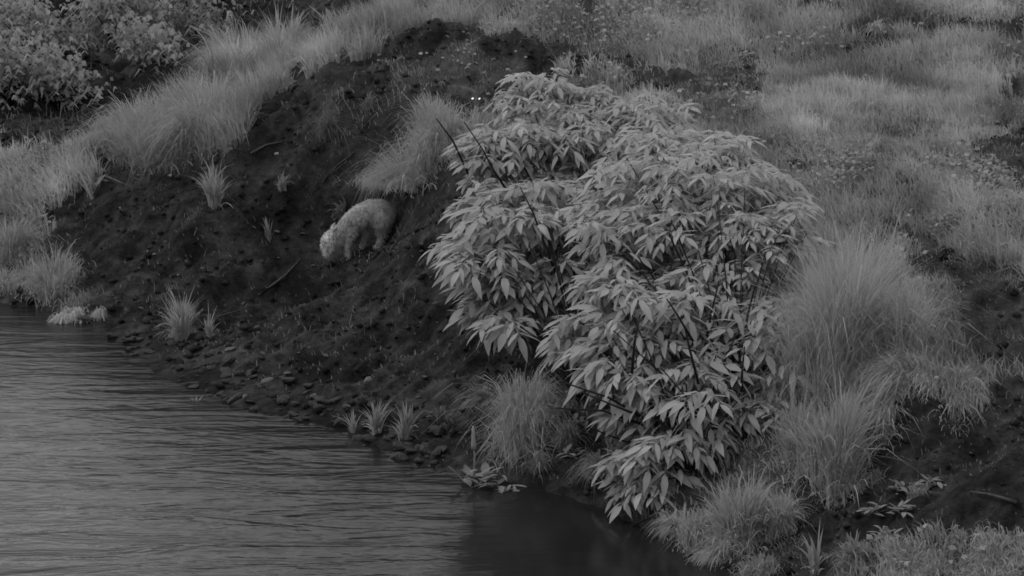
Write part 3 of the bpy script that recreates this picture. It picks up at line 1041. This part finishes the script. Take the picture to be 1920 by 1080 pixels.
def fur(name, me, n, length, width, bias, seed, pale=None):
    rd = np.random.default_rng(seed)
    nv = len(me.vertices)
    co = np.zeros(nv * 3)
    no = np.zeros(nv * 3)
    me.vertices.foreach_get('co', co)
    me.vertices.foreach_get('normal', no)
    co, no = co.reshape(-1, 3), no.reshape(-1, 3)
    k_ = rd.integers(0, nv, n)
    p, q = co[k_], no[k_]
    dv = q * .55 + np.array(bias) + rd.normal(0, .25, (n, 3))
    dv /= np.linalg.norm(dv, axis=1)[:, None]
    L_ = length * (.5 + rd.random(n))
    sd_ = np.cross(dv, q)
    sd_ /= np.linalg.norm(sd_, axis=1)[:, None] + 1e-6
    w = width * .5
    V = np.stack([p - sd_ * w, p + sd_ * w, p + dv * L_[:, None] + np.array([0, 0, -.2]) * L_[:, None]], 1).reshape(-1, 3)
    T = np.arange(n * 3).reshape(n, 3)
    tone = np.ones(n) if pale is None else pale(p)
    return np_mesh(name, V, T, np.repeat(tone * rd.uniform(.75, 1.2, n), 3))


M_FUR = leaf_mat('bristly_coat', 0.42, 0.4, 0.1, 0.0, True, 9)
M_HIDE = plain_mat('pale_hide', 0.27, 0.4, 12, .85, .3, 60)
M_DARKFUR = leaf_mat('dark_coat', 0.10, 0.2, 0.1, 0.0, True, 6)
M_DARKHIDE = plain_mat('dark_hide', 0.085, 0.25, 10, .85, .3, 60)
M_HOOF = plain_mat('hoof', 0.02, 0.3, 30)
mS, nS, lS = new_mat('eyeshine')
oS = nS.new('ShaderNodeOutputMaterial')
pS = nS.new('ShaderNodeBsdfPrincipled')
pS.inputs['Base Color'].default_value = (.97, .97, .97, 1)
pS.inputs['Roughness'].default_value = .15
pS.inputs['Metallic'].default_value = 1.0
lS.new(pS.outputs[0], oS.inputs['Surface'])


def ear_mesh(base, tip, w):
    base, tip = Vector(base), Vector(tip)
    ax = (tip - base)
    sd_ = ax.cross(Vector((0, 1, .3))).normalized() * w
    th = ax.cross(sd_).normalized() * w * .35
    V = [base - sd_, base + sd_, base + th, base + ax * .5 - sd_ * .8, base + ax * .5 + sd_ * .8, base + ax * .5 + th * .7, tip]
    T = [(0, 1, 4), (0, 4, 3), (3, 4, 6), (0, 3, 5), (0, 5, 2), (1, 2, 5), (1, 5, 4), (3, 6, 5), (4, 5, 6)]
    return np_mesh('ear', np.array([tuple(v) for v in V]), np.array(T), np.ones(7))


PG = ground(672, 474)
pm = PG[1] / math.cos(PITCH) / FPX / 5.686       # metres per enlarged-photo pixel


def pz(zx, zy, y=0.0):
    """side view of the grazing animal, traced on the enlarged photograph; y is depth"""
    return Vector(((zx - 750) * pm, y, (835 - zy) * pm))


def foot(zx, zy, y):
    p = pz(zx, zy, y)
    p.z = max(p.z - .05, float(height(PG[0] + p.x, PG[1] + p.y)) - PG[2] + .012)
    return p


pig = empty('wild_pig', PG)
tag(pig, 'pale shaggy wild pig rooting head down on the dark bank', 'wild pig')
D = .07
sc_ = pm * 1063
chains = [
    [(pz(1055, 395), .085 * sc_), (pz(985, 385), .118 * sc_), (pz(890, 392), .128 * sc_), (pz(790, 432), .122 * sc_), (pz(700, 490), .112 * sc_), (pz(610, 575), .09 * sc_), (pz(520, 655), .082 * sc_),
     (pz(440, 672), .066 * sc_), (pz(405, 720), .055 * sc_), (pz(402, 800), .040 * sc_), (pz(405, 838), .036 * sc_)],
    [(pz(540, 690), .07 * sc_), (pz(450, 740), .05 * sc_), (pz(415, 810), .03 * sc_)],
    [(pz(690, 580, -D), .062 * sc_), (pz(650, 670, -D), .034 * sc_), (pz(632, 750, -D), .023 * sc_), (foot(640, 828, -D), .024 * sc_)],
    [(pz(770, 540, D * .6), .062 * sc_), (pz(820, 640, D), .034 * sc_), (pz(800, 720, D), .023 * sc_), (foot(772, 825, D), .022 * sc_)],
    [(pz(995, 450, -D), .10 * sc_), (pz(985, 560, -D), .058 * sc_), (pz(1000, 650, -D), .033 * sc_), (pz(955, 740, -D), .023 * sc_), (foot(925, 770, -D), .024 * sc_)],
    [(pz(1030, 450, D), .095 * sc_), (pz(1035, 560, D), .05 * sc_), (pz(1060, 640, D), .03 * sc_), (pz(1040, 700, D), .027 * sc_), (foot(1055, 722, D), .024 * sc_)],
]
body = flesh('pig', chains)
xm = pz(480, 0).x
link('body', body, M_HIDE, pig)
pale = lambda p: np.where(p[:, 0] < xm, 1.7, 1.0) * np.where(p[:, 2] < pz(0, 640).z, 1.2, 1.0)
link('coat', fur('coat', body, 10000, .03, .006, (.35, 0, -.45), 4, pale), M_FUR, pig)
link('tail', tube_mesh('tail', [pz(1095, 350), pz(1125, 375), pz(1128, 425), pz(1112, 460)], .014, .006), M_HIDE, pig)
link('ear', ear_mesh(pz(490, 600, -.055), pz(545, 530, -.11), .036), M_FUR, pig)
link('ear', ear_mesh(pz(480, 595, .05), pz(500, 520, .09), .036), M_FUR, pig)
bm = bmesh.new()
bmesh.ops.create_icosphere(bm, subdivisions=1, radius=.008)
em = bpy.data.meshes.new('eye')
bm.to_mesh(em)
bm.free()
for s in (-1, 1):
    e = link('eye', em, M_HOOF, pig)
    e.location = pz(425, 655, s * .062)
for zx, zy, yy in ((640, 828, -D), (772, 825, D), (925, 770, -D), (1055, 722, D)):
    link('hoof', tube_mesh('hoof', [foot(zx, zy, yy), foot(zx, zy, yy) + Vector((-.006, -.004, -.016))], .024 * sc_, .027 * sc_, 6), M_HOOF, pig)

# second animal, mostly hidden behind the tuft, facing the camera
PB = ground(880, 218)
PB = PB + np.array([0, .25, 0])
PB[2] = float(height(PB[0], PB[1]))
e1, e2 = Vector(at_y(886.3, 186, PB[1] - .12)), Vector(at_y(899, 186.3, PB[1] - .12))
hc = (e1 + e2) / 2
pb = empty('wild_pig', PB)
tag(pb, 'dark wild pig hidden behind grass, only its two glowing eyes showing clearly', 'wild pig')
L0 = hc - Vector(PB)


def rel_(dx, dy, dz):
    return L0 + Vector((dx, dy, dz))


gl = lambda dx, dy: float(height(PB[0] + L0.x + dx, PB[1] + L0.y + dy)) - PB[2] + .01
ch2 = [
    [(rel_(-.42, .38, -.02), .10), (rel_(-.28, .32, .0), .125), (rel_(-.14, .24, .0), .125), (rel_(-.04, .14, .0), .10), (rel_(0, .07, .0), .075), (rel_(0, -.0, -.03), .052), (rel_(.01, -.06, -.08), .036), (rel_(.01, -.075, -.10), .032)],
    [(rel_(-.10, .18, -.06), .07), (rel_(-.10, .15, -.16), .04), (rel_(-.10, .15, gl(-.1, .15) - L0.z), .025)],
    [(rel_(-.02, .28, -.06), .07), (rel_(-.02, .26, -.16), .04), (rel_(-.02, .26, gl(-.02, .26) - L0.z), .025)],
    [(rel_(-.40, .30, -.06), .08), (rel_(-.42, .28, -.16), .045), (rel_(-.40, .28, gl(-.4, .28) - L0.z), .026)],
    [(rel_(-.34, .44, -.06), .08), (rel_(-.36, .44, -.16), .045), (rel_(-.34, .44, gl(-.34, .44) - L0.z), .026)],
]
body2 = flesh('pig2', ch2, .012)
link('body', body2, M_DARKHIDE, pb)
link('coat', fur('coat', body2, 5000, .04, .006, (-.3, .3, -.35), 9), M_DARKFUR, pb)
link('ear', ear_mesh(rel_(-.055, .05, .05), rel_(-.10, .04, .11), .028), M_DARKFUR, pb)
link('ear', ear_mesh(rel_(.055, .05, .05), rel_(.10, .04, .11), .028), M_DARKFUR, pb)
bm = bmesh.new()
bmesh.ops.create_icosphere(bm, subdivisions=2, radius=.0135)
em = bpy.data.meshes.new('eye')
bm.to_mesh(em)
bm.free()
for q in (e1, e2):
    e = link('eye', em, mS, pb)
    e.location = q - Vector(PB) + Vector((0, -.03, .012))
    e.rotation_euler = Vector((-.315, -.54, .78)).to_track_quat('Z', 'Y').to_euler()  # mirror disc tilted between camera and sun, its glint standing in for eyeshine
    e.scale = (1, 1, .3)


# ------------------------------------------------------------------ water plant with a flower spike
def broad_leaf(name, L, Wd, az_, el, droop, mat):
    V, T = [], []
    dv = Vector((math.cos(az_) * math.cos(el), math.sin(az_) * math.cos(el), math.sin(el)))
    sd_ = Vector((-math.sin(az_), math.cos(az_), 0))
    st = [(0, .12), (.25, .7), (.55, 1.0), (.8, .7), (1, .05)]
    for t, w in st:
        c = dv * (L * t) + Vector((0, 0, -droop * L * t * t))
        V += [c - sd_ * w * Wd * .5 + Vector((0, 0, .1 * Wd)), c, c + sd_ * w * Wd * .5 + Vector((0, 0, .1 * Wd))]
    for k_ in range(4):
        for j in range(2):
            A = k_ * 3 + j
            T += [(A, A + 1, A + 4), (A, A + 4, A + 3)]
    return np_mesh(name, np.array([tuple(v) for v in V]), np.array(T))


rp = random.Random(21)
M_WLEAF = leaf_mat('weed_leaf', 0.30, 0.2, 0.45, 0.0, False, 8)


def broad_plant(px, py, n, L, Wd, label, el=(.3, 1.1), spike=None, azr=(0, 6.28), group=None):
    b = ground(px, py)
    b[2] = max(b[2], .0)
    t = empty('broadleaf_plant', b)
    tag(t, label, 'plant', group)
    for j in range(n):
        l_ = L * rp.uniform(.65, 1.1)
        lf = link('leaf', broad_leaf('leaf', l_, Wd * rp.uniform(.6, 1.3), rp.uniform(*azr), rp.uniform(*el) - .25, rp.uniform(.05, .6), M_SHRUB), M_WLEAF, t)
        q = rp.random() ** .7 * L * .5
        an = rp.uniform(0, 6.283)
        lf.location = (q * math.cos(an), q * math.sin(an), rp.uniform(0, L * .5) if L < .2 else rp.uniform(0, .05))
    if spike:
        link('stalk', tube_mesh('stalk', [(0, 0, 0), (.01, 0, spike * .5), (0, 0, spike * .62)], .008, .006, 5), M_SHRUB, t)
        pts = [(random.uniform(-.004, .004), 0, spike * (.6 + .4 * k_ / 5)) for k_ in range(6)]
        link('flower_spike', tube_mesh('flower_spike', pts, .022, .010, 6, .3), M_SHRUB, t)
    return t


broad_plant(888, 908, 16, .26, .085, 'broad leaved plant with a pale upright flower spike at the water edge', (.5, 1.4), .52)
broad_plant(940, 916, 16, .22, .045, 'small pointed leaved plant right of the flower spike plant', (.15, .8))
broad_plant(630, 60, 5, .5, .08, 'plant with one long broad blade leaning into the black gap at the top', (.9, 1.3), None, (1.8, 4.2))
weeds = [(1640, 965, 'pale weed low on the dark soil, left of the weed row'), (1690, 925, 'weed in the middle of the row on the lower right soil'), (1745, 915, 'uppermost weed of the row on the lower right soil'),
         (1660, 1010, 'weed below the row on the lower right soil'), (1250, 905, 'shaded weed under the nearest leafy shrub'), (1070, 860, 'weed with wide leaves left of the nearest shrub base'), (1010, 850, 'weed beneath the hazy drooping grass'),
         (1400, 110, 'pale round leaved weed patch on the upper right meadow'), (1440, 130, 'second pale weed right of the round leaved patch on the meadow'), (1455, 205, 'pale weed lower down on the upper right meadow'),
         (1490, 310, 'weed poking out between the right shrub and the meadow'), (1560, 950, 'weed at the left end of the dark lower right soil'), (1120, 905, 'weed at the mouth of the calm dark pool'), (1090, 800, 'weed among the canes low on the left of the nearest shrub'), (1160, 860, 'weed between the calm pool and the nearest shrub canes'), (1690, 970, 'lowest weed on the lower right soil')]
for px, py, lab in weeds:
    broad_plant(px, py, 22, .12, .04, lab, (.2, 1.1), None, (0, 6.28), 'low weeds on the bank')


# ------------------------------------------------------------------ stones, sticks, dry leaves
def stone_mesh(seed):
    rd = random.Random(seed)
    bm_ = bmesh.new()
    bmesh.ops.create_icosphere(bm_, subdivisions=2, radius=1)
    a_ = [Vector((rd.gauss(0, 1), rd.gauss(0, 1), rd.gauss(0, 1))).normalized() for _ in range(9)]
    for v in bm_.verts:
        f = 1
        for q in a_:
            dt = v.co.dot(q)
            if dt > .55:
                f = min(f, .55 / dt)
        v.co *= f * rd.uniform(.96, 1.04)
        v.co.z *= .6
    me = bpy.data.meshes.new('stone')
    bm_.to_mesh(me)
    bm_.free()
    return me


ST_D = [stone_mesh(i) for i in range(6)]
ST_P = [stone_mesh(i + 20) for i in range(4)]
for me in ST_D:
    me.materials.append(M_STONE)
for me in ST_P:
    me.materials.append(M_PALE)


def stone(p, size, me, label, group):
    o = bpy.data.objects.new('stone', me)
    COL.objects.link(o)
    o.location = (p[0], p[1], p[2] + size * .08)
    o.rotation_euler = (rp.uniform(-.3, .3), rp.uniform(-.3, .3), rp.uniform(0, 6.28))
    o.scale = (size * rp.uniform(.8, 1.6), size * rp.uniform(.6, 1.1), size * rp.uniform(.5, 1.2))
    return tag(o, label, 'stone', group)


shore = [(60, 575), (150, 606), (250, 660), (330, 705), (450, 757), (560, 782), (640, 805), (740, 848), (830, 880)]
for i in range(150):
    k_ = rp.randrange(3, len(shore) - 1) if i > 25 else rp.randrange(1, 4)
    f = rp.random()
    px = shore[k_][0] * (1 - f) + shore[k_ + 1][0] * f
    py = shore[k_][1] * (1 - f) + shore[k_ + 1][1] * f
    off = rp.random() ** 1.6 * 75 - 10
    px += rp.uniform(-10, 10) + off * .3
    py -= off
    p = ground(px, py)
    sz = .022 + .10 * rp.random() ** 1.7
    zone = 'left of the fan shaped tuft' if px < 300 else 'below the fan shaped tuft' if px < 420 else 'around the largest pale stone' if px < 560 else 'below the pale animal' if px < 690 else 'near the lower reeds'
    word = 'small' if sz < .05 else 'middling' if sz < .07 else 'larger'
    stone(p, sz, rp.choice(ST_D), '%s dark stone in the waterline rubble %s' % (word, zone), 'dark stones along the waterline')
for px, py, s, lab in ((500, 716, .085, 'largest pale rounded stone above the waterline'), (462, 745, .06, 'pale stone near the water, below left of the largest pale stone'), (430, 655, .06, 'pale stone right of the fan shaped tuft'),
                       (588, 745, .055, 'flat pale stone below right of the largest pale stone'), (690, 716, .085, 'long pale stone in the rubble left of the shrub foot'), (795, 708, .06, 'pale stone by the shrub foot'),
                       (540, 700, .05, 'angular pale stone just up from the largest pale one'), (385, 507, .07, 'grey stone high on the slope above the fan shaped tuft'), (800, 850, .16, 'big black stone at the water edge by the reeds'),
                       (368, 757, .07, 'dark stone at the foot of the grass sprig in the water'), (430, 750, .09, 'dark stone where the waterline turns'), (235, 693, .08, 'low flat dark stone sticking out of the left water'),
                       (278, 695, .05, 'small dark stone right of the flat one in the left water'), (240, 632, .05, 'dark stone in the left shallows'), (160, 600, .1, 'dark stone behind the drooping left tuft'), (60, 560, .12, 'dark stone at the far left waterline')):
    me = rp.choice(ST_P) if ('pale' in lab or 'grey' in lab) else rp.choice(ST_D)
    stone(ground(px, py), s, me, lab, 'stones singled out on the bank')


def dry_leaf_mesh(i):
    rd = random.Random(i)
    V, T = [], []
    leaflet(V, T, Vector((0, 0, 0)), Vector((1, 0, .25)), Vector((0, .3, 1)), 1.0, .55, .4)
    return np_mesh('dry_leaf', np.array([tuple(v) for v in V]), np.array(T))


DL = [dry_leaf_mesh(i) for i in range(3)]
for me in DL:
    me.materials.append(M_DRY)
n_ = 0
while n_ < 90:
    px, py = rp.uniform(150, 900), rp.uniform(300, 800)
    if not in_poly(np.array([px]), np.array([py]), SOIL_A)[0]:
        continue
    p = ground(px, py)
    if p[2] < .05:
        continue
    o = bpy.data.objects.new('dry_leaf', rp.choice(DL))
    COL.objects.link(o)
    o.location = (p[0], p[1], p[2] + .012)
    o.rotation_euler = (rp.uniform(-.4, .4), rp.uniform(-.5, .2), rp.uniform(0, 6.28))
    s = rp.uniform(.03, .09)
    o.scale = (s, s, s)
    zone = 'left of the animal' if px < 590 and py < 520 else 'above the animal' if py < 370 else 'right of the animal' if py < 520 else 'below left of the animal' if px < 590 else 'between the animal and the water'
    tag(o, '%s pale dry leaf on the dark slope %s' % ('tiny' if s < .055 else 'large', zone), 'dry leaf', 'dry leaves on the bank')
    n_ += 1


def stick(pts, r0, r1, label, mat=M_TWIG):
    P = [Vector(ground(u, v)) + Vector((0, 0, .015 + h_)) for u, v, h_ in pts]
    b = P[0].copy()
    o = link('stick', tube_mesh('stick', [q - b for q in P], r0, r1, 6, .15), mat)
    o.location = b
    tag(o, label, 'stick', 'sticks and roots on the bank')


stick([(1905, 957, .02), (1875, 944, .03), (1850, 938, .03), (1818, 931, .02)], .014, .007, 'bare pale stick lying on the lower right soil')
stick([(485, 560, 0), (515, 540, .02), (535, 522, .02), (560, 492, 0)], .018, .010, 'thick pale root running up the slope below the animal')
stick([(400, 600, 0), (445, 590, .02), (480, 575, 0)], .010, .006, 'thin pale stick left of the thick root')
stick([(690, 590, 0), (660, 600, .03), (655, 618, .02), (680, 628, 0)], .009, .005, 'crooked twig in the middle of the dark slope')
stick([(605, 350, 0), (630, 325, .03), (665, 292, .02)], .012, .007, 'straight stick leaning on the slope above the animal')
stick([(690, 272, .06), (665, 245, .12), (645, 222, .18)], .008, .005, 'thin stem pointing up left beside the overhanging tuft')
stick([(470, 295, 0), (500, 280, .02), (530, 268, 0)], .016, .008, 'pale root on the slope below the big soft tuft')
stick([(755, 590, 0), (758, 578, .05), (757, 568, .08)], .012, .010, 'short pale stub standing on the dark slope left of the shrub')
stick([(870, 690, .02), (905, 660, .05), (925, 630, .1)], .010, .006, 'leaning dead stem at the left foot of the shrubs')
stick([(1180, 985, .02), (1225, 978, .03), (1250, 965, .08)], .012, .008, 'bent dark branch touching the calm water under the nearest shrub', M_STEM)
